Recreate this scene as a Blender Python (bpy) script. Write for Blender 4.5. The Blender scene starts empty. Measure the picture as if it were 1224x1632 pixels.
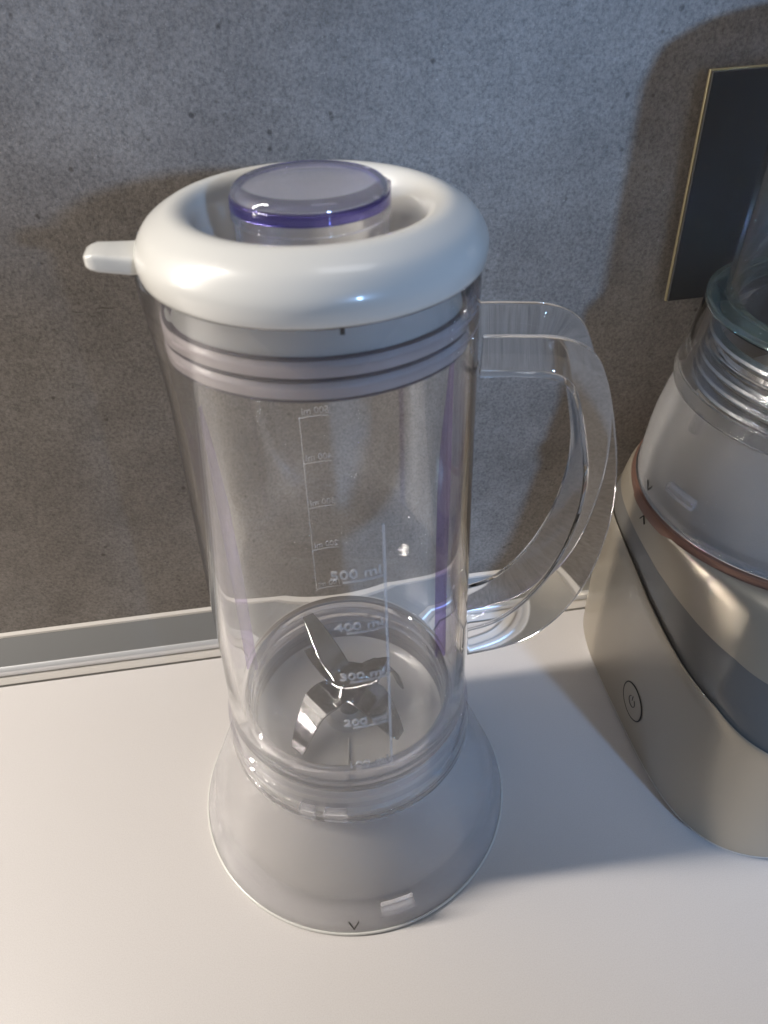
import bpy, bmesh, math, random
from mathutils import Vector, Matrix
random.seed(4)
R = math.radians
sc = bpy.context.scene
col = sc.collection

# ------------------------------------------------------------------ camera
cd = bpy.data.cameras.new('camera'); cam = bpy.data.objects.new('camera', cd); col.objects.link(cam)
_f = Vector((0.11145512, 0.77063438, -0.6274555)); _r = Vector((0.98708598, -0.15895211, -0.01988695)); _u = Vector((0.11506094, 0.61713603, 0.77839842))
m = Matrix.Identity(4)
for i in range(3):
    m[i][0], m[i][1], m[i][2] = _r[i], _u[i], -_f[i]
m.translation = Vector((-0.01372358, -0.22343126, 0.35959829))
cam.matrix_world = m
cd.sensor_fit = 'VERTICAL'; cd.sensor_height = 36.0; cd.lens = 36.0 * 1226 / 1632
cd.clip_start = 0.01; cd.clip_end = 20
cd.dof.use_dof = True; cd.dof.focus_distance = 0.365; cd.dof.aperture_fstop = 17.0
sc.camera = cam

# ------------------------------------------------------------------ world, render settings
w = bpy.data.worlds.new('World'); sc.world = w; w.use_nodes = True
w.node_tree.nodes['Background'].inputs[0].default_value = (0.92, 0.91, 0.93, 1)
w.node_tree.nodes['Background'].inputs[1].default_value = 0.10
sc.view_settings.view_transform = 'Standard'; sc.view_settings.look = 'None'
sc.view_settings.exposure = 0; sc.view_settings.gamma = 1
cy = sc.cycles
cy.max_bounces = 24; cy.transmission_bounces = 20; cy.transparent_max_bounces = 24; cy.glossy_bounces = 8; cy.diffuse_bounces = 4
cy.caustics_reflective = True; cy.caustics_refractive = True; cy.blur_glossy = 0.5
cy.use_guiding = True; cy.guiding_training_samples = 64; cy.use_surface_guiding = True; cy.sample_clamp_indirect = 0.0; cy.use_denoising = True
try: cy.denoiser = 'OPENIMAGEDENOISE'
except Exception: pass

# ------------------------------------------------------------------ lamps
def aim(o, target):
    d = Vector(target) - o.location
    o.rotation_euler = d.to_track_quat('-Z', 'Y').to_euler()
def area(name, loc, target, sx, sy, power, colr, spread=180):
    l = bpy.data.lights.new(name, 'AREA'); l.shape = 'RECTANGLE'; l.size = sx; l.size_y = sy; l.energy = power; l.color = colr
    l.spread = R(spread)
    o = bpy.data.objects.new(name, l); o.location = loc; col.objects.link(o)
    d = (Vector(target) - o.location).normalized(); x = (Vector((1, 0, 0)) - d * d.x).normalized(); y = (-d).cross(x)
    mm = Matrix((x, y, -d)).transposed(); o.rotation_euler = mm.to_euler(); return o
def spot(name, loc, target, deg, power, colr, rad=0.02, blend=0.15, square=True, sx=1, sy=1):
    l = bpy.data.lights.new(name, 'SPOT'); l.spot_size = R(deg); l.energy = power; l.color = colr
    l.shadow_soft_size = rad; l.spot_blend = blend; l.use_square = square
    o = bpy.data.objects.new(name, l); o.location = loc; aim(o, target); o.scale = (sx, sy, 1); col.objects.link(o); return o
WALL_Y = 0.118
# LED strip under the wall cabinet, running along the wall up to the left of the jug
strip = area('warm_cabinet_strip', (-0.84, 0.030, 0.76), (-0.20, 0.0, 0.0), 0.78, 0.045, 14.8, (1.0, 0.925, 0.84))
area('overhead_fill', (0.25, -0.15, 1.5), (0.1, 0, 0), 0.5, 0.3, 1.3, (0.95, 0.96, 1.0))  # unseen lamp added overhead to lift the counter shadow
# cool daylight from the right, behind the camera; added as two square spots whose cone edges shape its shadow on the wall
LB = Vector((0.62, -1.55, 0.72))
spot('daylight_upper', LB, (0.0, WALL_Y, 0.50), 16, 66, (0.31, 0.56, 1.0), 0.06, 0.12)
spot('daylight_lower', LB + Vector((0.03, 0, 0)), (0.19, WALL_Y, 0.12), 16, 66, (0.31, 0.56, 1.0), 0.06, 0.12)

# ------------------------------------------------------------------ material helpers
def mat(name):
    mt = bpy.data.materials.new(name); mt.use_nodes = True
    return mt, mt.node_tree, mt.node_tree.nodes['Principled BSDF']
def pbr(name, c, rough=0.4, metal=0, trans=0, ior=1.5, spec=0.5, coat=0, bump=None, sub=0):
    mt, nt, b = mat(name)
    b.inputs['Base Color'].default_value = (*c, 1); b.inputs['Roughness'].default_value = rough
    b.inputs['Metallic'].default_value = metal; b.inputs['Transmission Weight'].default_value = trans
    b.inputs['IOR'].default_value = ior; b.inputs['Specular IOR Level'].default_value = spec
    b.inputs['Coat Weight'].default_value = coat; b.inputs['Coat Roughness'].default_value = 0.08
    if sub:
        b.inputs['Subsurface Weight'].default_value = sub; b.inputs['Subsurface Radius'].default_value = (0.01, 0.01, 0.01); b.inputs['Subsurface Scale'].default_value = 0.5
    if bump:
        sc_, st = bump
        tc = nt.nodes.new('ShaderNodeTexCoord'); n = nt.nodes.new('ShaderNodeTexNoise'); n.inputs['Scale'].default_value = sc_
        n.inputs['Detail'].default_value = 4
        bp = nt.nodes.new('ShaderNodeBump'); bp.inputs['Strength'].default_value = st; bp.inputs['Distance'].default_value = 0.001
        nt.links.new(tc.outputs['Object'], n.inputs['Vector']); nt.links.new(n.outputs['Fac'], bp.inputs['Height'])
        nt.links.new(bp.outputs['Normal'], b.inputs['Normal'])
    return mt
def clear(name, tint=(0.97, 0.96, 0.99), leak=0.3, rough=0.0, ior=1.5, bump=0.0, vol=None):
    """moulded clear plastic: refracting surface, part of the light goes straight through"""
    mt, nt, b = mat(name)
    b.inputs['Base Color'].default_value = (*tint, 1); b.inputs['Roughness'].default_value = rough
    b.inputs['Transmission Weight'].default_value = 1; b.inputs['IOR'].default_value = ior
    tr = nt.nodes.new('ShaderNodeBsdfTransparent'); tr.inputs[0].default_value = (*tint, 1)
    mx = nt.nodes.new('ShaderNodeMixShader'); mx.inputs[0].default_value = leak
    nt.links.new(b.outputs[0], mx.inputs[1]); nt.links.new(tr.outputs[0], mx.inputs[2])
    nt.links.new(mx.outputs[0], nt.nodes['Material Output'].inputs[0])
    if vol:
        va_ = nt.nodes.new('ShaderNodeVolumeAbsorption'); va_.inputs['Color'].default_value = (*vol[0], 1); va_.inputs['Density'].default_value = vol[1]
        nt.links.new(va_.outputs[0], nt.nodes['Material Output'].inputs['Volume'])
    if bump:
        tc = nt.nodes.new('ShaderNodeTexCoord'); n = nt.nodes.new('ShaderNodeTexNoise'); n.inputs['Scale'].default_value = 60
        bp = nt.nodes.new('ShaderNodeBump'); bp.inputs['Strength'].default_value = bump; bp.inputs['Distance'].default_value = 0.001
        nt.links.new(tc.outputs['Object'], n.inputs['Vector']); nt.links.new(n.outputs['Fac'], bp.inputs['Height'])
        nt.links.new(bp.outputs['Normal'], b.inputs['Normal'])
    return mt

def thin(name, face=(0.985, 0.985, 0.99), edge=(0.74, 0.69, 0.80), rough=0.0, ior=1.45, power=2.2):
    """thin-walled clear plastic: light goes straight through, longer paths at grazing angles take more of the tint"""
    mt, nt, b = mat(name); N = nt.nodes.new; L = nt.links.new; nt.nodes.remove(b)
    lw = N('ShaderNodeLayerWeight'); lw.inputs['Blend'].default_value = 0.5
    pw = N('ShaderNodeMath'); pw.operation = 'POWER'; pw.inputs[1].default_value = power; L(lw.outputs['Facing'], pw.inputs[0])
    mx = N('ShaderNodeMix'); mx.data_type = 'RGBA'; mx.inputs[6].default_value = (*face, 1); mx.inputs[7].default_value = (*edge, 1); L(pw.outputs[0], mx.inputs[0])
    tr = N('ShaderNodeBsdfTransparent'); L(mx.outputs[2], tr.inputs[0])
    gl = N('ShaderNodeBsdfGlossy'); gl.inputs['Roughness'].default_value = rough + 0.02; gl.inputs['Color'].default_value = (1, 1, 1, 1)
    p5 = N('ShaderNodeMath'); p5.operation = 'POWER'; p5.inputs[1].default_value = 4.2; L(lw.outputs['Facing'], p5.inputs[0])
    fr = N('ShaderNodeMapRange'); fr.inputs['To Min'].default_value = 0.035; fr.inputs['To Max'].default_value = 0.9; L(p5.outputs[0], fr.inputs['Value'])
    ms = N('ShaderNodeMixShader'); L(fr.outputs[0], ms.inputs[0]); L(tr.outputs[0], ms.inputs[1]); L(gl.outputs[0], ms.inputs[2])
    L(ms.outputs[0], nt.nodes['Material Output'].inputs[0])
    return mt

def translucent(name, c, leak):
    mt, nt, b = mat(name); b.inputs['Base Color'].default_value = (*c, 1); b.inputs['Roughness'].default_value = 0.25
    tr = nt.nodes.new('ShaderNodeBsdfTransparent'); mx = nt.nodes.new('ShaderNodeMixShader'); mx.inputs[0].default_value = leak
    nt.links.new(b.outputs[0], mx.inputs[1]); nt.links.new(tr.outputs[0], mx.inputs[2]); nt.links.new(mx.outputs[0], nt.nodes['Material Output'].inputs[0])
    return mt

# concrete-look laminate
def concrete():
    mt, nt, b = mat('concrete_laminate'); N = nt.nodes.new; L = nt.links.new
    tc = N('ShaderNodeTexCoord')
    def noise(s, d, rgh=0.6, dist=0):
        n = N('ShaderNodeTexNoise'); n.inputs['Scale'].default_value = s; n.inputs['Detail'].default_value = d
        n.inputs['Roughness'].default_value = rgh; n.inputs['Distortion'].default_value = dist; L(tc.outputs['Object'], n.inputs['Vector']); return n
    def ramp(src, pts):
        r = N('ShaderNodeValToRGB'); e = r.color_ramp.elements
        e[0].position, e[0].color = pts[0][0], (*pts[0][1], 1); e[1].position, e[1].color = pts[-1][0], (*pts[-1][1], 1)
        for p, c in pts[1:-1]:
            q = e.new(p); q.color = (*c, 1)
        L(src, r.inputs[0]); return r
    def mul(a, bb, f=1.0, t='MULTIPLY'):
        x = N('ShaderNodeMix'); x.data_type = 'RGBA'; x.blend_type = t; x.inputs[0].default_value = f
        L(a, x.inputs[6]); L(bb, x.inputs[7]); return x.outputs[2]
    base = ramp(noise(7, 5, 0.6, 0.4).outputs['Fac'], [(0.3, (0.185, 0.163, 0.143)), (0.52, (0.240, 0.215, 0.192)), (0.75, (0.330, 0.302, 0.274))])
    mid = ramp(noise(45, 6, 0.7).outputs['Fac'], [(0.3, (0.86, 0.86, 0.86)), (0.7, (1.12, 1.12, 1.12))])
    fine = ramp(noise(650, 3, 0.75).outputs['Fac'], [(0.30, (0.62, 0.62, 0.62)), (0.5, (1, 1, 1)), (0.72, (1.32, 1.32, 1.32))])
    c = mul(mul(base.outputs[0], mid.outputs[0]), fine.outputs[0])
    # pores
    v = N('ShaderNodeTexVoronoi'); v.inputs['Scale'].default_value = 190; L(tc.outputs['Object'], v.inputs['Vector'])
    vp = ramp(v.outputs['Distance'], [(0.14, (0.0, 0.0, 0.0)), (0.30, (1, 1, 1))])
    g = ramp(noise(60, 3).outputs['Fac'], [(0.58, (1, 1, 1)), (0.63, (0, 0, 0))])
    sc2 = mul(vp.outputs[0], g.outputs[0], 1.0, 'ADD')
    r2 = ramp(sc2, [(0.0, (0.50, 0.48, 0.46)), (1.0, (1, 1, 1))])
    c = mul(c, r2.outputs[0])
    # pale scratches
    mp = N('ShaderNodeMapping'); mp.inputs['Rotation'].default_value = (0, 0.5, 0); mp.inputs['Scale'].default_value = (1, 1, 5)
    L(tc.outputs['Object'], mp.inputs['Vector'])
    n3 = N('ShaderNodeTexNoise'); n3.inputs['Scale'].default_value = 55; n3.inputs['Detail'].default_value = 7; n3.inputs['Distortion'].default_value = 1.2
    L(mp.outputs[0], n3.inputs['Vector'])
    s = ramp(n3.outputs['Fac'], [(0.64, (0, 0, 0)), (0.74, (0.03, 0.03, 0.03))])
    c = mul(c, s.outputs[0], 1.0, 'ADD')
    # pale grit
    gr = ramp(noise(1100, 2, 0.8).outputs['Fac'], [(0.66, (0, 0, 0)), (0.74, (0.16, 0.155, 0.145))])
    c = mul(c, gr.outputs[0], 1.0, 'ADD')
    # hairline crack
    sx_ = N('ShaderNodeSeparateXYZ'); L(tc.outputs['Object'], sx_.inputs[0])
    nn = N('ShaderNodeTexNoise'); nn.inputs['Scale'].default_value = 26; nn.inputs['Detail'].default_value = 6; L(tc.outputs['Object'], nn.inputs['Vector'])
    def mth(op, a, bb=None, v=None):
        q = N('ShaderNodeMath'); q.operation = op; L(a, q.inputs[0])
        if bb is not None: L(bb, q.inputs[1])
        elif v is not None: q.inputs[1].default_value = v
        return q.outputs[0]
    zz = mth('ADD', sx_.outputs['Z'], mth('MULTIPLY', mth('SUBTRACT', nn.outputs['Fac'], v=0.5), v=0.016))
    dd = mth('ABSOLUTE', mth('SUBTRACT', zz, v=0.2165))
    cr = ramp(mth('MULTIPLY', dd, v=1000), [(0.15, (0.55, 0.53, 0.5)), (0.55, (1, 1, 1))])
    ck = ramp(noise(30, 3).outputs['Fac'], [(0.46, (1, 1, 1)), (0.54, (0, 0, 0))])
    xr = ramp(mth('ADD', sx_.outputs['X'], v=0.5), [(0.44, (0, 0, 0)), (0.47, (1, 1, 1))])
    cc = mul(mul(cr.outputs[0], ck.outputs[0], 1.0, 'LIGHTEN'), xr.outputs[0], 1.0, 'LIGHTEN')
    c = mul(c, cc)
    L(c, b.inputs['Base Color'])
    b.inputs['Roughness'].default_value = 0.55; b.inputs['Specular IOR Level'].default_value = 0.35
    bp = N('ShaderNodeBump'); bp.inputs['Strength'].default_value = 0.35; bp.inputs['Distance'].default_value = 0.0006
    L(noise(420, 5, 0.75).outputs['Fac'], bp.inputs['Height']); L(bp.outputs['Normal'], b.inputs['Normal'])
    return mt
def counter_mat():
    mt, nt, b = mat('cream_laminate'); N = nt.nodes.new; L = nt.links.new
    tc = N('ShaderNodeTexCoord'); n = N('ShaderNodeTexNoise'); n.inputs['Scale'].default_value = 1800; n.inputs['Detail'].default_value = 3
    L(tc.outputs['Object'], n.inputs['Vector'])
    r = N('ShaderNodeValToRGB'); r.color_ramp.elements[0].color = (0.60, 0.57, 0.555, 1); r.color_ramp.elements[1].color = (0.645, 0.62, 0.605, 1)
    r.color_ramp.elements[0].position = 0.3; r.color_ramp.elements[1].position = 0.6
    L(n.outputs['Fac'], r.inputs[0])
    vd = N('ShaderNodeTexVoronoi'); vd.inputs['Scale'].default_value = 95; L(tc.outputs['Object'], vd.inputs['Vector'])
    nm = N('ShaderNodeTexNoise'); nm.inputs['Scale'].default_value = 40; L(tc.outputs['Object'], nm.inputs['Vector'])
    a1 = N('ShaderNodeMapRange'); a1.inputs['From Min'].default_value = 0.03; a1.inputs['From Max'].default_value = 0.06; L(vd.outputs['Distance'], a1.inputs['Value'])
    a2 = N('ShaderNodeMapRange'); a2.inputs['From Min'].default_value = 0.62; a2.inputs['From Max'].default_value = 0.60; L(nm.outputs['Fac'], a2.inputs['Value'])
    mxx = N('ShaderNodeMath'); mxx.operation = 'MAXIMUM'; L(a1.outputs[0], mxx.inputs[0]); L(a2.outputs[0], mxx.inputs[1])
    cmx = N('ShaderNodeMix'); cmx.data_type = 'RGBA'; L(mxx.outputs[0], cmx.inputs[0]); cmx.inputs[6].default_value = (0.42, 0.39, 0.36, 1); L(r.outputs[0], cmx.inputs[7])
    L(cmx.outputs[2], b.inputs['Base Color'])
    n2 = N('ShaderNodeTexNoise'); n2.inputs['Scale'].default_value = 14; n2.inputs['Detail'].default_value = 5; L(tc.outputs['Object'], n2.inputs['Vector'])
    mr = N('ShaderNodeMapRange'); mr.inputs['To Min'].default_value = 0.30; mr.inputs['To Max'].default_value = 0.42
    L(n2.outputs['Fac'], mr.inputs['Value']); L(mr.outputs[0], b.inputs['Roughness'])
    bp = N('ShaderNodeBump'); bp.inputs['Strength'].default_value = 0.12; bp.inputs['Distance'].default_value = 0.0002
    L(n.outputs['Fac'], bp.inputs['Height']); L(bp.outputs['Normal'], b.inputs['Normal'])
    return mt

M = dict(
    wall=concrete(), counter=counter_mat(),
    alu=pbr('brushed_aluminium', (0.38, 0.38, 0.375), 0.34, 0.7, bump=(300, 0.05)),
    alu_lip=pbr('polished_aluminium', (0.85, 0.86, 0.88), 0.3, 0.6),
    strip=pbr('cream_plastic', (0.62, 0.59, 0.55), 0.4),
    gap=pbr('dark_joint', (0.05, 0.045, 0.04), 0.8),
    white=pbr('glossy_white_plastic', (0.66, 0.655, 0.62), 0.30, coat=0.6),
    gasket=pbr('silicone', (0.66, 0.60, 0.62), 0.38, trans=0.15),
    plug=pbr('grey_white_plastic', (0.55, 0.56, 0.56), 0.35),
    jar=clear('clear_jar_plastic', (1.0, 1.0, 1.0), 0.03),
    ring=clear('clear_ring_plastic', (1.0, 1.0, 1.0), 0.0),
    rim=thin('clear_rim_plastic', (0.96, 0.96, 0.97), (0.80, 0.78, 0.86)),
    violet_band=thin('violet_band_plastic', (0.72, 0.65, 0.86), (0.56, 0.48, 0.76)),
    cap=clear('violet_clear_plastic', (1, 1, 1), 0.12, vol=((0.10, 0.06, 0.92), 10)),
    violet=pbr('violet_edge_tint', (0.22, 0.19, 0.56), 0.05, trans=0.92),
    handle=clear('clear_handle_plastic', (1.0, 1.0, 1.0), 0.0),
    frost=pbr('frosted_plastic', (0.93, 0.92, 0.93), 0.24, trans=0.80, ior=1.35),
    core=pbr('warm_grey_plastic', (0.46, 0.43, 0.39), 0.45),
    frost_ring=pbr('hazy_clear_plastic', (0.98, 0.97, 0.99), 0.03, trans=0.86, ior=1.4),
    smoke_frost=pbr('grey_frosted_plastic', (0.80, 0.79, 0.78), 0.22, trans=0.78, ior=1.4),
    floor=pbr('milky_plastic', (0.60, 0.59, 0.575), 0.3),
    steel=pbr('polished_steel', (0.50, 0.50, 0.505), 0.17, 1.0, bump=(120, 0.06)),
    ink=pbr('dark_ink', (0.05, 0.045, 0.04), 0.6),
    mark=translucent('raised_print', (0.88, 0.88, 0.9), 0.72),
    champ=pbr('champagne_metallic_paint', (0.44, 0.385, 0.30), 0.36, 0.55, coat=0.3, bump=(2500, 0.08)),
    smoke=pbr('smoky_dark_gloss', (0.19, 0.18, 0.165), 0.30, 0.3, coat=0.3),
    cap_sheen=translucent('pale_cap_sheen', (0.85, 0.85, 0.86), 0.35),
    seal_shade=pbr('painted_seal_shade', (0.09, 0.08, 0.11), 0.5),
    rose=pbr('rose_gold', (0.27, 0.155, 0.115), 0.32, 0.6),
    silver=pbr('silver_line', (0.75, 0.77, 0.8), 0.2, 1.0),
    foot=pbr('pale_foot', (0.62, 0.60, 0.55), 0.4),
    black=pbr('black_glass', (0.042, 0.042, 0.042), 0.30, bump=(60, 0.05)),
    gold=pbr('brushed_gold', (0.42, 0.36, 0.22), 0.4, 0.8),
    teal=clear('teal_clear_plastic', (0.80, 0.96, 0.95), 0.3),
)

# ------------------------------------------------------------------ mesh helpers
def mesh_obj(name, verts, faces, material, parent=None, smooth=True, angle=35, bevel=0):
    me = bpy.data.meshes.new(name); me.from_pydata([tuple(v) for v in verts], [], faces); me.update()
    bm = bmesh.new(); bm.from_mesh(me); bmesh.ops.remove_doubles(bm, verts=bm.verts, dist=1e-7)
    bmesh.ops.recalc_face_normals(bm, faces=bm.faces); bm.to_mesh(me); bm.free()
    if smooth:
        for p in me.polygons: p.use_smooth = True
        me.set_sharp_from_angle(angle=R(angle))
    me.materials.append(material)
    o = bpy.data.objects.new(name, me); col.objects.link(o)
    if parent: o.parent = parent
    if bevel:
        b = o.modifiers.new('bevel', 'BEVEL'); b.width = bevel; b.segments = 3; b.limit_method = 'ANGLE'; b.angle_limit = R(40)
    return o
def empty(name, loc=(0, 0, 0)):
    o = bpy.data.objects.new(name, None); o.empty_display_size = 0.02; o.location = loc; col.objects.link(o); return o
def tag(o, label=None, cat=None, group=None, kind=None):
    for k, v in (('label', label), ('category', cat), ('group', group), ('kind', kind)):
        if v: o[k] = v
    return o
def spline(pts, n):
    """Catmull-Rom through pts, n samples"""
    P = [Vector(p) for p in pts]; P = [2 * P[0] - P[1]] + P + [2 * P[-1] - P[-2]]
    L = [0]
    for i in range(2, len(P) - 1): L.append(L[-1] + (P[i] - P[i - 1]).length)
    out = []
    for k in range(n):
        s = L[-1] * k / (n - 1); i = 0
        while i < len(L) - 2 and L[i + 1] < s: i += 1
        t = (s - L[i]) / max(1e-9, L[i + 1] - L[i]); a, b, c, d = P[i:i + 4]
        out.append(0.5 * ((2 * b) + (c - a) * t + (2 * a - 5 * b + 4 * c - d) * t * t + (3 * b - a - 3 * c + d) * t ** 3))
    return out
def round_profile(pts, rad, seg=4, closed=True):
    """fillets each corner of a 2D polygon; rad may be a list"""
    n = len(pts); out = []
    for i in range(n):
        p = Vector(pts[i]); rr = rad[i] if isinstance(rad, (list, tuple)) else rad
        if (not closed and i in (0, n - 1)) or rr <= 0: out.append(tuple(p)); continue
        a = Vector(pts[i - 1]) - p; b = Vector(pts[(i + 1) % n]) - p
        d = min(rr, a.length * 0.45, b.length * 0.45)
        A = p + a.normalized() * d; B = p + b.normalized() * d
        for k in range(seg + 1):
            t = k / seg; out.append(tuple((1 - t) ** 2 * A + 2 * t * (1 - t) * p + t * t * B))
    return out
def lathe(name, prof, material, parent=None, closed=True, seg=144, bulge=None, angle=35):
    """prof: (r,z) list; closed -> solid ring section; open -> ends on the axis are merged"""
    n = len(prof); vs = []; fs = []
    for j in range(seg):
        a = 2 * math.pi * j / seg
        for (r, z) in prof:
            rr = r + (bulge(a, z) if bulge else 0)
            vs.append((rr * math.cos(a), rr * math.sin(a), z))
    for j in range(seg):
        k = (j + 1) % seg
        for i in range(n if closed else n - 1):
            i2 = (i + 1) % n
            fs.append((j * n + i, k * n + i, k * n + i2, j * n + i2))
    me_f = []
    for f in fs:
        me_f.append(f)
    o = mesh_obj(name, vs, me_f, material, parent, angle=angle)
    bm = bmesh.new(); bm.from_mesh(o.data); bmesh.ops.dissolve_degenerate(bm, dist=1e-7, edges=bm.edges)
    bmesh.ops.recalc_face_normals(bm, faces=bm.faces); bm.to_mesh(o.data); bm.free()
    for p in o.data.polygons: p.use_smooth = True
    o.data.set_sharp_from_angle(angle=R(angle))
    return o
def box(name, c, s, material, parent=None, bevel=0.0, rot=None):
    vs = [Vector((x * s[0] / 2, y * s[1] / 2, z * s[2] / 2)) for x in (-1, 1) for y in (-1, 1) for z in (-1, 1)]
    if rot is not None: vs = [rot @ v for v in vs]
    vs = [v + Vector(c) for v in vs]
    fs = [(0, 1, 3, 2), (4, 6, 7, 5), (0, 4, 5, 1), (2, 3, 7, 6), (0, 2, 6, 4), (1, 5, 7, 3)]
    return mesh_obj(name, vs, fs, material, parent, bevel=bevel)
def arc_box(name, sect, a0, a1, material, parent=None, seg=10, bevel=0.0):
    """sweep an (r,z) section polygon from azimuth a0 to a1 degrees"""
    n = len(sect); vs = []; fs = []
    for j in range(seg + 1):
        a = R(a0 + (a1 - a0) * j / seg)
        for r, z in sect: vs.append((r * math.cos(a), r * math.sin(a), z))
    for j in range(seg):
        for i in range(n):
            i2 = (i + 1) % n; fs.append((j * n + i, (j + 1) * n + i, (j + 1) * n + i2, j * n + i2))
    fs.append(tuple(range(n))); fs.append(tuple(seg * n + i for i in reversed(range(n))))
    return mesh_obj(name, vs, fs, material, parent, bevel=bevel)
def tube(name, pts, rad, material, parent=None, seg=10, closed=False, normal=None):
    pts = [Vector(p) for p in pts]; n = len(pts); vs = []; fs = []
    for i, p in enumerate(pts):
        t = (pts[(i + 1) % n] - pts[i - 1]) if closed else (pts[min(i + 1, n - 1)] - pts[max(i - 1, 0)])
        t.normalize(); a = Vector(normal) if normal else Vector((0, 0, 1))
        if abs(a.dot(t)) > 0.95: a = Vector((0, 1, 0))
        s = t.cross(a).normalized(); u = s.cross(t)
        for k in range(seg):
            q = 2 * math.pi * k / seg; vs.append(p + s * math.cos(q) * rad + u * math.sin(q) * rad)
    for i in range(n if closed else n - 1):
        j = (i + 1) % n
        for k in range(seg):
            k2 = (k + 1) % seg; fs.append((i * seg + k, i * seg + k2, j * seg + k2, j * seg + k))
    if not closed: fs.append(tuple(range(seg))); fs.append(tuple((n - 1) * seg + k for k in reversed(range(seg))))
    return mesh_obj(name, vs, fs, material, parent)
def plate(name, pairs, t, material, parent=None, bevel=0.0003, sub=2):
    """bent sheet-metal strip from (left,right) edge pairs"""
    Lp = spline([p[0] for p in pairs], (len(pairs) - 1) * sub + 1) if len(pairs) > 2 else [Vector(p[0]) for p in pairs]
    Rp = spline([p[1] for p in pairs], (len(pairs) - 1) * sub + 1) if len(pairs) > 2 else [Vector(p[1]) for p in pairs]
    n = len(Lp); vs = []
    for i in range(n):
        tang = (Lp[min(i + 1, n - 1)] + Rp[min(i + 1, n - 1)] - Lp[max(i - 1, 0)] - Rp[max(i - 1, 0)])
        nr = tang.cross(Rp[i] - Lp[i]).normalized() * t / 2
        vs += [Lp[i] + nr, Rp[i] + nr, Rp[i] - nr, Lp[i] - nr]
    fs = [(0, 1, 2, 3), (4 * n - 1, 4 * n - 2, 4 * n - 3, 4 * n - 4)]
    for i in range(n - 1):
        for k in range(4):
            k2 = (k + 1) % 4; fs.append((4 * i + k, 4 * i + k2, 4 * i + 4 + k2, 4 * i + 4 + k))
    return mesh_obj(name, vs, fs, material, parent, bevel=bevel, angle=14)

# ------------------------------------------------------------------ setting
def slab(name, x0, x1, y0, y1, z0, z1, material):
    o = box(name, ((x0 + x1) / 2, (y0 + y1) / 2, (z0 + z1) / 2), (x1 - x0, y1 - y0, z1 - z0), material); tag(o, kind='structure'); return o
slab('wall', -1.6, 1.6, WALL_Y, WALL_Y + 0.05, -0.04, 1.2, M['wall'])
slab('countertop', -1.6, 1.6, -0.56, 0.0972, -0.04, 0.0, M['counter'])
# sealing strip along the foot of the wall: cream foot, slanted aluminium face, bright lip
st = empty('wall_sealing_strip', (0, 0.1, 0))
tag(st, 'low metal and cream sealing strip running along the foot of the grey wall', 'sealing strip')
def extr(name, sec, material):
    vs = [(x, y, z) for x in (-1.6, 1.6) for y, z in sec]; n = len(sec)
    fs = [tuple(range(n)), tuple(reversed(range(n, 2 * n)))] + [(i, (i + 1) % n, n + (i + 1) % n, n + i) for i in range(n)]
    o = mesh_obj(name, vs, fs, material, angle=25); o.parent = st; o.matrix_parent_inverse = Matrix.Translation((0, -0.1, 0)); return o
extr('foot_strip', [(0.0985, -0.01), (0.0985, 0.0004), (0.0988, 0.0008), (0.1022, 0.0042), (0.1022, -0.01)], M['strip'])
extr('joint', [(0.0974, -0.02), (0.0974, -0.0010), (0.0984, -0.0010), (0.0984, -0.02)], M['gap'])
extr('metal_face', [(0.1030, 0.0030), (0.1030, 0.0086), (0.1165, 0.0218), (0.1178, 0.0218), (0.1178, 0.0030)], M['alu'])
extr('bright_lip', round_profile([(0.1012, 0.0045), (0.1012, 0.0082), (0.1036, 0.0104), (0.1044, 0.0092), (0.1029, 0.0078), (0.1029, 0.0045)], 0.0008, 3), M['alu_lip'])
extr('top_bead', [(0.1158, 0.0214), (0.1160, 0.0228), (0.1178, 0.0240), (0.1179, 0.0219)], M['strip'])

# ------------------------------------------------------------------ socket plate on the wall
sp = empty('socket_plate', (0.2415, WALL_Y, 0.251)); tag(sp, 'dark glass wall socket plate with gold edge on the concrete wall', 'socket plate')
def child_world(o, p):
    o.parent = p; o.matrix_parent_inverse = p.matrix_basis.inverted(); return o
child_world(box('back_box', (0.2440, 0.1150, 0.2515), (0.113, 0.0059, 0.0945), M['gap']), sp)
child_world(box('gold_frame', (0.2415, 0.1112, 0.2515), (0.119, 0.0017, 0.1005), M['gold'], bevel=0.0004), sp)
child_world(box('glass_face', (0.2415, 0.1096, 0.2515), (0.1178, 0.0014, 0.0992), M['black'], bevel=0.0003), sp)
child_world(box('socket_module', (0.262, 0.1087, 0.2515), (0.055, 0.0006, 0.055), M['black'], bevel=0.0002), sp)
sp.location.x -= 0.0062; sp.rotation_euler.y = R(-1.4)

# ------------------------------------------------------------------ the tall jug
jug = empty('blender_jug'); tag(jug, 'tall clear plastic blender jug with white ring lid and wide frosted base, steel blades inside', 'blender jug')

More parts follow.
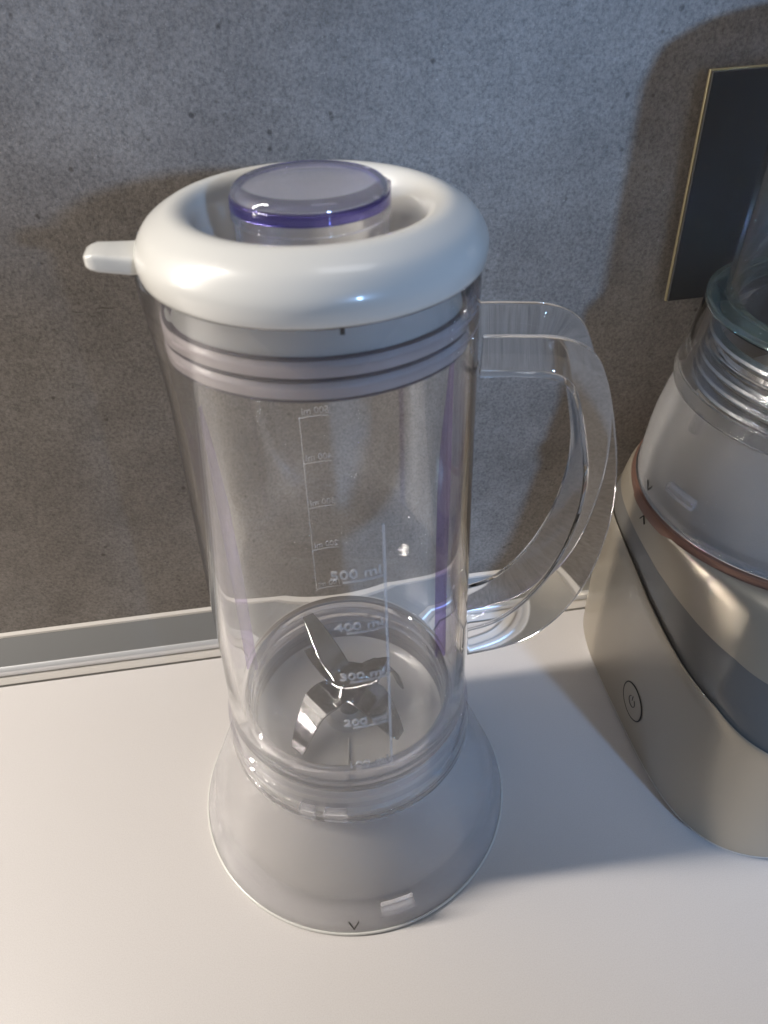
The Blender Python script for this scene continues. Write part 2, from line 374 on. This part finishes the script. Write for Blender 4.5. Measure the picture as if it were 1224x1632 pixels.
def spout(a, z):
    if z < 0.245: return 0
    d = abs((a - math.pi + math.pi) % (2 * math.pi) - math.pi)
    return 0.0030 * max(0, 1 - (d / 0.55) ** 2) ** 2 * min(1, (z - 0.245) / 0.03)
outer = [(0.0549, 0.0585), (0.0551, 0.0600), (0.0545, 0.0622), (0.0538, 0.0660), (0.0532, 0.074), (0.0527, 0.082), (0.0521, 0.10), (0.0516, 0.12), (0.0513, 0.14), (0.0509, 0.16), (0.0505, 0.18), (0.0501, 0.20), (0.0498, 0.22), (0.0495, 0.24), (0.0492, 0.26), (0.0491, 0.272), (0.0488, 0.2765)]
inner = [(0.0468, 0.2765), (0.0466, 0.272), (0.0466, 0.26), (0.0468, 0.24), (0.0470, 0.22), (0.0473, 0.20), (0.0475, 0.18), (0.0478, 0.16), (0.0481, 0.14), (0.0484, 0.12), (0.0487, 0.10), (0.0489, 0.088), (0.0493, 0.0845), (0.0508, 0.0825), (0.0512, 0.079), (0.0517, 0.0665), (0.0524, 0.0600), (0.0530, 0.0585)]
jb = lathe('jar_body', outer + inner, M['jar'], jug, bulge=spout, seg=192)
# rings on the skirt of the jar
for z, r in ((0.0700, 0.0536), (0.0765, 0.0531)):
    lathe('skirt_ring', [(r - 0.0006, z - 0.0009), (r + 0.0002, z - 0.0010), (r + 0.0011, z - 0.0004), (r + 0.0011, z + 0.0004), (r + 0.0002, z + 0.0010), (r - 0.0006, z + 0.0009)], M['rim'], jb)
for a0, a1 in ((-119, -112), (-108, -98), (50, 60)):
    arc_box('locking_lug', [(0.0535, 0.0615), (0.0566, 0.0615), (0.0566, 0.0672), (0.0535, 0.0680)], a0, a1, M['frost_ring'], jb, bevel=0.0005)

# violet vertical bands inside the jar
for az, zt in ((161, 0.222), (9, 0.236)):
    rv = []; rf = []
    zs = [0.0835, 0.09, 0.12, 0.15, 0.18, 0.20, zt - 0.008, zt]
    for i, z in enumerate(zs):
        d = 0.0052 * min(1.0, (zt + 0.0004 - z) / 0.05) ** 0.7; ri = 0.0487 - (z - 0.09) * 0.0148; wd_ = 0.0016
        for rr_, ww_ in ((ri - 0.00005, -wd_), (ri - d, -wd_ * 0.5), (ri - d, wd_ * 0.5), (ri - 0.00005, wd_)):
            c_, s_ = math.cos(R(az)), math.sin(R(az)); rv.append((rr_ * c_ - ww_ * s_, rr_ * s_ + ww_ * c_, z))
    for i in range(len(zs) - 1):
        for k in range(4): rf.append((i * 4 + k, i * 4 + (k + 1) % 4, i * 4 + 4 + (k + 1) % 4, i * 4 + 4 + k))
    rf += [(0, 1, 2, 3), (4 * len(zs) - 1, 4 * len(zs) - 2, 4 * len(zs) - 3, 4 * len(zs) - 4)]
    mesh_obj('inner_band', rv, rf, M['violet_band'], jb, angle=60)

# handle: U channel swept between an inner and an outer line
PH = R(-10); hs = Vector((math.cos(PH), math.sin(PH), 0)); hn = Vector((-math.sin(PH), math.cos(PH), 0))
O_ = spline([(0.0495, 0.2568, 0), (0.0600, 0.2568, 0), (0.0735, 0.2558, 0), (0.0830, 0.2510, 0), (0.0885, 0.2415, 0), (0.0930, 0.2270, 0), (0.0968, 0.2095, 0), (0.0985, 0.1920, 0), (0.0980, 0.1770, 0), (0.0955, 0.1600, 0), (0.0905, 0.1450, 0), (0.0835, 0.1330, 0), (0.0745, 0.1238, 0), (0.0640, 0.1185, 0), (0.0515, 0.1145, 0)], 150)
I_ = spline([(0.0493, 0.2430, 0), (0.0600, 0.2428, 0), (0.0700, 0.2422, 0), (0.0765, 0.2390, 0), (0.0800, 0.2320, 0), (0.0832, 0.2200, 0), (0.0858, 0.2070, 0), (0.0864, 0.1960, 0), (0.0855, 0.1850, 0), (0.0832, 0.1730, 0), (0.0788, 0.1600, 0), (0.0735, 0.1495, 0), (0.0672, 0.1405, 0), (0.0600, 0.1340, 0), (0.0510, 0.1300, 0)], 150)
vs = []; fs = []; HW = 0.0128; T = 0.0018
for i, (o_, i_) in enumerate(zip(O_, I_)):
    d = (o_ - i_); Ln = d.length; d.normalize()
    ww = HW
    sec = [(0, -ww), (Ln, -ww), (Ln, -ww + T), (T, -ww + T), (T, ww - T), (Ln, ww - T), (Ln, ww), (0, ww)]
    for a, b in round_profile(sec, [0.0012, 0.0007, 0.0007, 0.0006, 0.0006, 0.0007, 0.0007, 0.0012], 3):
        p = i_ + d * a; vs.append(hs * p.x + hn * b + Vector((0, 0, p.y)))
n = len(vs) // 150
for i in range(149):
    for k in range(n):
        k2 = (k + 1) % n; fs.append((i * n + k, i * n + k2, (i + 1) * n + k2, (i + 1) * n + k))
fs += [tuple(range(n)), tuple(149 * n + k for k in reversed(range(n)))]
handle = mesh_obj('handle', vs, fs, M['handle'], jug, angle=20)

# lid
lid_prof = [(0.0225, 0.2600), (0.0225, 0.2640), (0.0250, 0.2660), (0.0285, 0.2700), (0.0305, 0.2780), (0.0317, 0.2848), (0.0331, 0.2900), (0.0358, 0.2928), (0.0395, 0.2933), (0.0435, 0.2915), (0.0470, 0.2890), (0.0495, 0.2855), (0.0505, 0.2825), (0.0503, 0.2790), (0.0498, 0.2774), (0.0488, 0.2768), (0.0450, 0.2768), (0.0449, 0.2700), (0.0448, 0.2600)]
lp = spline([(a, b, 0) for a, b in lid_prof[2:15]], 48)
lid_prof = lid_prof[:2] + [(p.x, p.y) for p in lp] + lid_prof[15:] 
lid = lathe('lid', lid_prof, M['white'], jug, seg=160, angle=50)
# plug below the ring and two silicone ridges
lathe('lid_plug', [(0.0200, 0.2590), (0.0452, 0.2590), (0.0452, 0.2764), (0.0447, 0.2764), (0.0447, 0.2599), (0.0200, 0.2599)], M['plug'], lid)
arc_box('plug_notch', [(0.0450, 0.2735), (0.0456, 0.2735), (0.0456, 0.2764), (0.0450, 0.2764)], -87.5, -86, M['gap'], lid, seg=2)
for z in (0.2584, 0.2646):
    lathe('gasket', round_profile([(0.0448, z - 0.0020), (0.0464, z - 0.0023), (0.0467, z + 0.0010), (0.0456, z + 0.0024), (0.0448, z + 0.0022)], 0.0004, 3), M['gasket'], lid)
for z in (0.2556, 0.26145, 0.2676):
    lathe('gasket_shade_line', [(0.0450, z - 0.00035), (0.0461, z - 0.00035), (0.0461, z + 0.00035), (0.0450, z + 0.00035)], M['seal_shade'], lid)  # dark rings painted in for the shade between the silicone ridges
# lifting tab on the left
tv = []; tf = []; prof = round_profile([(-0.0085, 0.2788), (0.0085, 0.2788), (0.0080, 0.2838), (-0.0080, 0.2838)], 0.0016, 4)
xs = [(-0.047, 1.0, -0.0004), (-0.052, 0.92, -0.0003), (-0.057, 0.80, 0.0002), (-0.0605, 0.72, 0.0006), (-0.0625, 0.64, 0.0007), (-0.0636, 0.48, 0.0007), (-0.0640, 0.26, 0.0005)]
for x, s, dz in xs:
    q = 1 if x > -0.0625 else (0.8 if x > -0.063 else (0.62 if x > -0.0638 else 0.3))
    for y, z in prof: tv.append((x, y * s - 0.001, 0.2813 + (z - 0.2813) * q + dz))
n = len(prof)
for i in range(len(xs) - 1):
    for k in range(n):
        k2 = (k + 1) % n; tf.append((i * n + k, i * n + k2, (i + 1) * n + k2, (i + 1) * n + k))
tf += [tuple(range(n)), tuple((len(xs) - 1) * n + k for k in reversed(range(n)))]
mesh_obj('lifting_tab', tv, tf, M['white'], lid, angle=60)

# filler cap
cap_prof = round_profile([(0.0, 0.2985), (0.0218, 0.2985), (0.0228, 0.2900), (0.0222, 0.2895), (0.0220, 0.2480), (0.0200, 0.2480), (0.0203, 0.2955), (0.0, 0.2955)], [0, 0.0034, 0.0006, 0.0006, 0.0006, 0.0006, 0.002, 0], 6)
cap_prof[0] = (0.0, 0.2985)
cap = lathe('filler_cap', cap_prof, M['cap'], jug, closed=False, seg=128)
lathe('cap_sheen_disc', [(0.0, 0.2946), (0.0186, 0.2946), (0.0190, 0.2940), (0.0186, 0.2934), (0.0, 0.2934)], M['cap_sheen'], cap, closed=False)  # added disc, its pale colour stands in for light in the clear top
lathe('cap_edge_tint', round_profile([(0.0216, 0.2926), (0.0228, 0.2924), (0.0225, 0.2952), (0.0215, 0.2958)], 0.0003, 2), M['violet'], cap, seg=128)  # added violet ring, stands in for light refracted at the cap's edge
arc_box('cap_rib', [(0.0198, 0.262), (0.0190, 0.266), (0.0190, 0.283), (0.0202, 0.286)], -96, -90, M['cap'], cap)
arc_box('cap_lug', [(0.0218, 0.2895), (0.0240, 0.2895), (0.0240, 0.2955), (0.0222, 0.2965)], 8, 20, M['cap'], cap, bevel=0.0005)

# flared frosted base with the blade chamber
def coupling(parent, with_floor=True):
    pr = [(0.0745, 0.0006), (0.0749, 0.0020), (0.0744, 0.0045), (0.0728, 0.0085), (0.0706, 0.0125), (0.0692, 0.0158), (0.0684, 0.0185), (0.0678, 0.0215), (0.0652, 0.0290), (0.0615, 0.0385), (0.0575, 0.0480), (0.0548, 0.0545), (0.0532, 0.0585), (0.0530, 0.0600),
          (0.0505, 0.0600), (0.0510, 0.0570), (0.0530, 0.0520), (0.0558, 0.0455), (0.0600, 0.0360), (0.0640, 0.0265), (0.0660, 0.0195), (0.0680, 0.0125), (0.0715, 0.0060), (0.0730, 0.0006)]
    b = lathe('coupling_base', pr, M['frost'], parent, seg=160)
    # bright clear foot rim and the inner motor-side sleeve
    lathe('foot_rim', round_profile([(0.0728, 0.0003), (0.0756, 0.0003), (0.0757, 0.0018), (0.0750, 0.0022), (0.0728, 0.0005)], 0.0004, 2), M['white'], b, seg=160)
    arc_box('base_lug', [(0.0700, 0.0130), (0.0745, 0.0115), (0.0738, 0.0150), (0.0700, 0.0175)], -88, -76, M['frost_ring'], b, bevel=0.0005)
    return b
base = coupling(jug)
lathe('inner_core', [(0.0600, 0.0100), (0.0630, 0.0100), (0.0640, 0.0125), (0.0610, 0.0230), (0.0560, 0.0360), (0.0510, 0.0480), (0.0490, 0.0560), (0.0470, 0.0560), (0.0490, 0.0470), (0.0590, 0.0230)], M['core'], base)
fl = lathe('chamber_floor', [(0.0, 0.0668), (0.0040, 0.0670), (0.0045, 0.0660), (0.0100, 0.0655), (0.0110, 0.0640), (0.0120, 0.0618), (0.0200, 0.0606), (0.0330, 0.0600), (0.0390, 0.0604), (0.0425, 0.0622), (0.0440, 0.0640), (0.0445, 0.0580), (0.0, 0.0570)], M['floor'], base, closed=False)
lathe('chamber_seat', [(0.0468, 0.0588), (0.0512, 0.0588), (0.0512, 0.0618), (0.0500, 0.0632), (0.0486, 0.0655), (0.0484, 0.0730), (0.0468, 0.0730)], M['floor'], base)
# clear threaded wall of the chamber
cw = lathe('chamber_wall', [(0.0440, 0.0600), (0.0442, 0.0860), (0.0446, 0.0876), (0.0454, 0.0882), (0.0462, 0.0876), (0.0464, 0.0860), (0.0466, 0.0600)], M['frost_ring'], base)
for z in (0.0685, 0.0745, 0.0805):
    lathe('thread', [(0.0462, z - 0.0012), (0.0480, z - 0.0006), (0.0482, z), (0.0480, z + 0.0006), (0.0462, z + 0.0012)], M['frost_ring'], base)
for k in (4,):
    arc_box('chamber_fin', [(0.0150, 0.0605), (0.0400, 0.0598), (0.0400, 0.0622), (0.0150, 0.0625)], 20 + 60 * k, 22.5 + 60 * k, M['floor'], base, seg=2, bevel=0.0004)
# V arrow on the foot
def strokes(name, segs, rfun, wd, parent, material, depth=0.0003):
    """thin strokes given as (azimuth,z) pairs wrapped on a surface of revolution"""
    vs = []; fs = []
    for (p, q) in segs:
        A = Vector((rfun(p[1]) * math.cos(p[0]), rfun(p[1]) * math.sin(p[0]), p[1])); B = Vector((rfun(q[1]) * math.cos(q[0]), rfun(q[1]) * math.sin(q[0]), q[1]))
        t = (B - A).normalized(); mid = (A + B) / 2; nrm = Vector((mid.x, mid.y, 0)).normalized(); s = t.cross(nrm).normalized() * wd / 2; nn = nrm * depth
        k = len(vs)
        for P in (A, B):
            vs += [P - s - nn, P + s - nn, P + s + nn, P - s + nn]
        fs += [(k, k + 1, k + 2, k + 3), (k + 7, k + 6, k + 5, k + 4)] + [(k + i, k + (i + 1) % 4, k + 4 + (i + 1) % 4, k + 4 + i) for i in range(4)]
    return mesh_obj(name, vs, fs, material, parent, smooth=False)
va = math.atan2(-0.0735, -0.010)
def rfoot(z): return 0.0749 - max(0, (z - 0.003)) * 0.32
strokes('arrow_mark', [((va - 0.030, 0.0085), (va, 0.0045)), ((va + 0.030, 0.0085), (va, 0.0045))], rfoot, 0.0003, base, M['ink'])

# blades
shaft = lathe('blade_shaft', round_profile([(0.0, 0.0893), (0.0026, 0.0893), (0.0030, 0.0884), (0.0062, 0.0876), (0.0062, 0.0852), (0.0048, 0.0848), (0.0048, 0.0795), (0.0070, 0.0790), (0.0070, 0.0765), (0.0050, 0.0760), (0.0050, 0.0640), (0.0, 0.0640)], [0] + [0.0004] * 10 + [0], 2), M['steel'], jug, closed=False, seg=48)
V = Vector
plate('blade', [((-0.0060, -0.0030, 0.0868), (0.0045, 0.0040, 0.0872)), ((-0.0085, 0.0035, 0.0875), (0.0012, 0.0075, 0.0880)), ((-0.0115, 0.0085, 0.0890), (-0.0008, 0.0120, 0.0900)), ((-0.0150, 0.0210, 0.0930), (-0.0072, 0.0235, 0.0945)), ((-0.0172, 0.0300, 0.0958), (-0.0122, 0.0312, 0.0968))], 0.0012, M['steel'], jug)
plate('blade', [((-0.0075, -0.0030, 0.0874), (0.0020, 0.0075, 0.0874)), ((-0.0020, -0.0085, 0.0890), (0.0090, 0.0035, 0.0895)), ((0.0060, -0.0115, 0.0930), (0.0145, 0.0005, 0.0955)), ((0.0120, -0.0130, 0.0965), (0.0190, -0.0035, 0.1000))], 0.0012, M['steel'], jug)
plate('blade', [((0.0030, -0.0060, 0.0795), (-0.0040, 0.0060, 0.0795)), ((-0.0075, -0.0120, 0.0800), (-0.0125, 0.0045, 0.0800)), ((-0.0118, -0.0150, 0.0800), (-0.0185, 0.0000, 0.0800)), ((-0.0142, -0.0160, 0.0780), (-0.0208, -0.0025, 0.0780)), ((-0.0195, -0.0195, 0.0705), (-0.0258, -0.0115, 0.0702)), ((-0.0212, -0.0208, 0.0672), (-0.0272, -0.0142, 0.0668)), ((-0.0232, -0.0222, 0.0652), (-0.0280, -0.0172, 0.0650))], 0.0012, M['steel'], jug)
plate('blade', [((-0.0050, -0.0045, 0.0792), (0.0050, 0.0045, 0.0792)), ((0.0020, -0.0115, 0.0794), (0.0142, -0.0010, 0.0796)), ((0.0068, -0.0165, 0.0780), (0.0178, -0.0060, 0.0788)), ((0.0145, -0.0238, 0.0728), (0.0208, -0.0160, 0.0738)), ((0.0182, -0.0255, 0.0704), (0.0216, -0.0215, 0.0708))], 0.0012, M['steel'], jug)
plate('blade', [((0.0050, -0.0050, 0.0795), (-0.0030, 0.0060, 0.0795)), ((0.0150, 0.0020, 0.0800), (0.0085, 0.0120, 0.0800)), ((0.0215, 0.0060, 0.0790), (0.0165, 0.0145, 0.0790)), ((0.0250, 0.0060, 0.0735), (0.0215, 0.0125, 0.0735)), ((0.0268, 0.0045, 0.0665), (0.0248, 0.0085, 0.0665))], 0.0012, M['steel'], jug)
plate('blade', [((-0.0060, -0.0030, 0.0790), (0.0050, 0.0030, 0.0790)), ((-0.0110, 0.0080, 0.0795), (-0.0010, 0.0130, 0.0795)), ((-0.0160, 0.0190, 0.0780), (-0.0080, 0.0220, 0.0790)), ((-0.0185, 0.0270, 0.0765), (-0.0135, 0.0285, 0.0770))], 0.0012, M['steel'], jug)

# volume scales on the jar wall
def wrap_text(txt, size, z, ang, back, parent, material, depth=0.00025, rad=0.0499, tilt=0.0, align='RIGHT', sx=1.0):
    cu = bpy.data.curves.new('volume_figure', 'FONT'); cu.body = txt; cu.size = size; cu.align_x = align; cu.offset = size * 0.012
    cu.extrude = depth; cu.resolution_u = 3
    tmp = bpy.data.objects.new('t', cu); col.objects.link(tmp)
    dg = bpy.context.evaluated_depsgraph_get(); me = bpy.data.meshes.new_from_object(tmp.evaluated_get(dg))
    bpy.data.objects.remove(tmp)
    for v in me.vertices:
        x, y, d = v.co.x * sx, v.co.y, v.co.z
        rr = rad + d
        a = ang + x / rad            # read from outside the jar: counter-clockwise is to the right
        v.co = (rr * math.cos(a), rr * math.sin(a), z + y + tilt * x)
    me.materials.clear(); me.materials.append(material)
    o = bpy.data.objects.new('volume_figure', me); col.objects.link(o); o.parent = parent; return o
def rj(z): return 0.0526 - (z - 0.08) * 0.0185
af = math.atan2(-0.049, 0.0112)      # front scale: figures end at its right-hand line
ab = math.atan2(0.0472, -0.0085)     # back scale: its line reads from outside
for i, (t, z) in enumerate((('500 ml', 0.1925), ('400 ml', 0.1695), ('300 ml', 0.1450), ('200 ml', 0.1195), ('100 ml', 0.0935))):
    r0 = rj(z) + 0.0001
    wrap_text(t, 0.0052, z + 0.0014, af - 0.02, False, jb, M['mark'], rad=r0, sx=1.15)
    strokes('scale_line', [((af, z), (af - 0.10, z)), ((af - 0.10, z), (af - 0.20, z)), ((af - 0.20, z), (af - 0.27, z))], lambda q: rj(q) + 0.0001, 0.0005, jb, M['mark'])
    wrap_text(t, 0.0044, z + 0.0012, ab - 0.02, True, jb, M['mark'], rad=r0)
    strokes('scale_line', [((ab, z), (ab - 0.10, z)), ((ab - 0.10, z), (ab - 0.20, z)), ((ab - 0.20, z), (ab - 0.25, z))], lambda q: rj(q) + 0.0001, 0.0004, jb, M['mark'])
strokes('scale_line', [((af, 0.0935), (af, 0.153)), ((af, 0.153), (af, 0.213))], lambda q: rj(q) + 0.0001, 0.0009, jb, M['mark'])
strokes('scale_line', [((ab, 0.0925), (ab, 0.150)), ((ab, 0.150), (ab, 0.193))], lambda q: rj(q) + 0.0001, 0.0005, jb, M['mark'])

# ------------------------------------------------------------------ right-hand appliance
AX, AY = 0.2285, 0.041
ap = empty('food_chopper', (AX, AY, 0)); tag(ap, 'champagne food chopper with power button, dark front and clear cup, below the socket plate', 'food chopper')
cxB, cyB, aB, bB, nB = 0.2285, 0.017, 0.081, 0.094, 3.8
SEG = 160
def foot(t, s=1.0):
    c, q = math.cos(t), math.sin(t)
    e = 2 / nB
    return Vector((cxB + s * aB * math.copysign(abs(c) ** e, c), cyB + s * bB * math.copysign(abs(q) ** e, q), 0))
def dirang(t):
    p = foot(t); return math.atan2(p.y - cyB, p.x - cxB)
def edge_z(p):
    y = p.y                      # cut of the shell: high at the back, dipping towards the front
    pts = [(-0.080, 0.0730), (-0.066, 0.0790), (-0.045, 0.0855), (-0.020, 0.0865), (0.01, 0.0895), (0.035, 0.0965), (0.058, 0.1010), (0.112, 0.1040)]
    for i in range(len(pts) - 1):
        if y <= pts[i + 1][0]:
            t = max(0, (y - pts[i][0]) / (pts[i + 1][0] - pts[i][0])); return pts[i][1] + t * (pts[i + 1][1] - pts[i][1])
    return pts[-1][1]
def ring_pt(t, r, z):
    p = foot(t); a = math.atan2(p.y - AY, p.x - AX); return Vector((AX + r * math.cos(a), AY + r * math.sin(a), z))
def loft(name, rows, material):
    n = len(rows[0]); vs = [v for r_ in rows for v in r_]; fs = []
    for i in range(len(rows) - 1):
        for k in range(n):
            k2 = (k + 1) % n; fs.append((i * n + k, i * n + k2, (i + 1) * n + k2, (i + 1) * n + k))
    return child_world(mesh_obj(name, vs, fs, material, angle=50), ap)
T_ = [2 * math.pi * k / SEG for k in range(SEG)]
def shell_row(f, s, zoff=0):
    out = []
    for t in T_:
        p = foot(t, s); p.z = 0.0045 + (edge_z(foot(t)) - 0.0045) * f + zoff; out.append(p)
    return out
loft('foot_band', [[foot(t, 0.93) + V((0, 0, 0.0004)) for t in T_], [foot(t, 0.975) + V((0, 0, 0.0006)) for t in T_], [foot(t, 0.995) + V((0, 0, 0.0030)) for t in T_], [foot(t, 0.998) + V((0, 0, 0.0046)) for t in T_]], M['foot'])
body = loft('motor_housing', [shell_row(0, 0.985), shell_row(0, 1.0, 0.0006), shell_row(0.3, 1.004), shell_row(0.6, 1.004), shell_row(0.9, 1.0), shell_row(0.99, 0.998), shell_row(1.0, 0.990, 0.0004), shell_row(1.0, 0.975, -0.0012)], M['champ'])
def mix_row(f, z0f, lift, s=0.975):
    out = []
    for t in T_:
        a = foot(t, s); a.z = edge_z(foot(t)) - 0.0005
        b = ring_pt(t, 0.0775, 0.1265)
        p = a.lerp(b, f); p.z = a.z + (b.z - a.z) * z0f + lift; out.append(p)
    return out
loft('dark_front', [mix_row(0, 0, -0.004), mix_row(0.03, 0.03, 0), mix_row(0.14, 0.17, 0.0010), mix_row(0.26, 0.31, 0.0016), mix_row(0.34, 0.41, 0.0019)], M['smoke'])  # darker gloss zone between the shell edge and the shoulder
loft('shoulder', [mix_row(0.335, 0.405, 0.0017), mix_row(0.45, 0.56, 0.0026), mix_row(0.62, 0.76, 0.0026), mix_row(0.75, 0.90, 0.0018), mix_row(0.90, 0.98, 0.0006), mix_row(1.0, 1.0, 0)], M['champ'])
def alathe(name, prof, material, parent=None, **k):
    o = lathe(name, prof, material, None, **k); o.data.transform(Matrix.Translation((AX, AY, 0)))
    return child_world(o, ap)
alathe('top_deck', [(0.0, 0.1262), (0.0775, 0.1262), (0.0775, 0.1268), (0.0, 0.1268)], M['champ'], closed=False)
alathe('rose_gold_ring', round_profile([(0.0700, 0.1240), (0.0782, 0.1240), (0.0776, 0.1300), (0.0700, 0.1305)], 0.0006, 2), M['rose'])
alathe('silver_ring', round_profile([(0.0700, 0.1301), (0.0764, 0.1301), (0.0764, 0.1310), (0.0700, 0.1312)], 0.0003, 2), M['silver'])
H0 = 0.1312
cpr = [(0.0752, H0), (0.0756, H0 + 0.002), (0.0750, H0 + 0.010), (0.0742, H0 + 0.020), (0.0728, H0 + 0.030), (0.0710, H0 + 0.038), (0.0690, H0 + 0.046), (0.0678, H0 + 0.053), (0.0672, H0 + 0.058),
       (0.0650, H0 + 0.058), (0.0655, H0 + 0.052), (0.0668, H0 + 0.045), (0.0688, H0 + 0.037), (0.0706, H0 + 0.029), (0.0720, H0 + 0.019), (0.0728, H0 + 0.010), (0.0732, H0)]
alathe('coupling_base', cpr, M['smoke_frost'], seg=160)
alathe('inner_dome', [(0.0, H0 + 0.050), (0.030, H0 + 0.049), (0.048, H0 + 0.044), (0.058, H0 + 0.034), (0.064, H0 + 0.015), (0.066, H0 + 0.0005)], M['core'], closed=False)
# threaded clear collar above it
H1 = H0 + 0.052
alathe('collar_wall', [(0.0690, H1), (0.0695, H1 + 0.004), (0.0668, H1 + 0.012), (0.0650, H1 + 0.024), (0.0632, H1 + 0.037), (0.0610, H1 + 0.038), (0.0625, H1 + 0.022), (0.0645, H1 + 0.010), (0.0668, H1)], M['ring'], seg=160)
for k in range(5):
    z = H1 + 0.005 + 0.0052 * k; r = 0.0615 - 0.0008 * k
    alathe('thread', [(r - 0.003, z - 0.0016), (r, z - 0.0010), (r + 0.0006, z), (r, z + 0.0010), (r - 0.003, z + 0.0016)], M['silver'] if k in (0, 1, 2, 4) else M['ring'])
alathe('clear_flange', round_profile([(0.050, H1 + 0.036), (0.0632, H1 + 0.0372), (0.0636, H1 + 0.0400), (0.0560, H1 + 0.0412), (0.050, H1 + 0.0400)], 0.0006, 2), M['teal'], seg=160)
alathe('blade_plate', [(0.0, H1 + 0.030), (0.035, H1 + 0.030), (0.046, H1 + 0.034), (0.046, H1 + 0.028), (0.0, H1 + 0.026)], M['steel'], closed=False)
alathe('clear_cup', [(0.0540, H1 + 0.040), (0.0560, H1 + 0.040), (0.0556, H1 + 0.060), (0.0550, H1 + 0.085), (0.0538, H1 + 0.134), (0.0500, H1 + 0.144), (0.0420, H1 + 0.148), (0.0, H1 + 0.150), (0.0, H1 + 0.1475), (0.0415, H1 + 0.1455), (0.0485, H1 + 0.142), (0.0518, H1 + 0.133), (0.0530, H1 + 0.085), (0.0537, H1 + 0.060)], M['jar'], seg=160)
def achild(o):
    o.data.transform(Matrix.Translation((AX, AY, 0))); return child_world(o, ap)
a0 = math.degrees(math.atan2(-0.041 + 0.0, -0.055))
achild(arc_box('coupling_lug', [(0.0735, H0 + 0.0150), (0.0770, H0 + 0.0145), (0.0768, H0 + 0.0185), (0.0735, H0 + 0.0195)], 187, 200, M['frost_ring'], None, bevel=0.0005))
achild(arc_box('coupling_key', [(0.0660, H1 - 0.010), (0.0712, H1 - 0.008), (0.0696, H1 + 0.000), (0.0660, H1 + 0.001)], 184.5, 188, M['rim'], None, bevel=0.0005))
aa = R(176)
achild(strokes('arrow_mark', [((aa - 0.035, H0 + 0.0075), (aa, H0 + 0.0035)), ((aa + 0.035, H0 + 0.0075), (aa, H0 + 0.0035))], lambda q: 0.0757, 0.00035, None, M['ink']))
# arrow on the housing rim, pointing up at the collar
def shoulder_r(az, z):
    # distance from the collar axis to the shoulder surface at azimuth az, height z
    dg_ = bpy.context.evaluated_depsgraph_get(); d_ = V((-math.cos(az), -math.sin(az), 0))
    ok, loc, nrm, idx, ob, mx_ = sc.ray_cast(dg_, V((AX, AY, z)) - d_ * 0.11, d_)
    return (loc - V((AX, AY, z))).length if ok else 0.079
bpy.context.view_layer.update()
au = R(180.5); vs_ = [(au - 0.030, 0.1205), (au, 0.1240), (au + 0.030, 0.1205)]
achild(strokes('housing_arrow', [(vs_[0], vs_[1]), (vs_[2], vs_[1])], lambda q: max(shoulder_r(au, q), 0.05) + 0.0001, 0.00035, None, M['ink'], depth=0.0005))

# power button on the left side of the housing
bx = cxB - aB * 1.004 - 0.0002; bc = V((bx, 0.0035, 0.0295))
def circ_yz(c, r, a0=0, a1=360, n=48):
    return [V((c.x, c.y + r * math.cos(R(a0 + (a1 - a0) * k / n)), c.z + r * math.sin(R(a0 + (a1 - a0) * k / n)))) for k in range(n + (0 if a1 - a0 == 360 else 1))]
btn_v = circ_yz(bc + V((-0.0002, 0, 0)), 0.0098); nb = len(btn_v)
btn_b = circ_yz(bc + V((0.0010, 0, 0)), 0.0100)
btn = child_world(mesh_obj('power_button', btn_v + btn_b, [tuple(range(nb))] + [(k, (k + 1) % nb, nb + (k + 1) % nb, nb + k) for k in range(nb)], M['champ'], angle=30), ap)
g = tube('button_gap', circ_yz(bc, 0.0103), 0.00032, M['ink'], None, seg=6, closed=True, normal=(1, 0, 0)); child_world(g, ap)
s1 = tube('power_symbol', circ_yz(bc + V((-0.0003, 0, 0)), 0.0031, 125, 415, 30), 0.00022, M['ink'], None, seg=6, normal=(1, 0, 0)); child_world(s1, ap)
s2 = tube('power_symbol', [bc + V((-0.0003, 0, 0.0008)), bc + V((-0.0003, 0, 0.0040))], 0.00022, M['ink'], None, seg=6, normal=(1, 0, 0)); child_world(s2, ap)
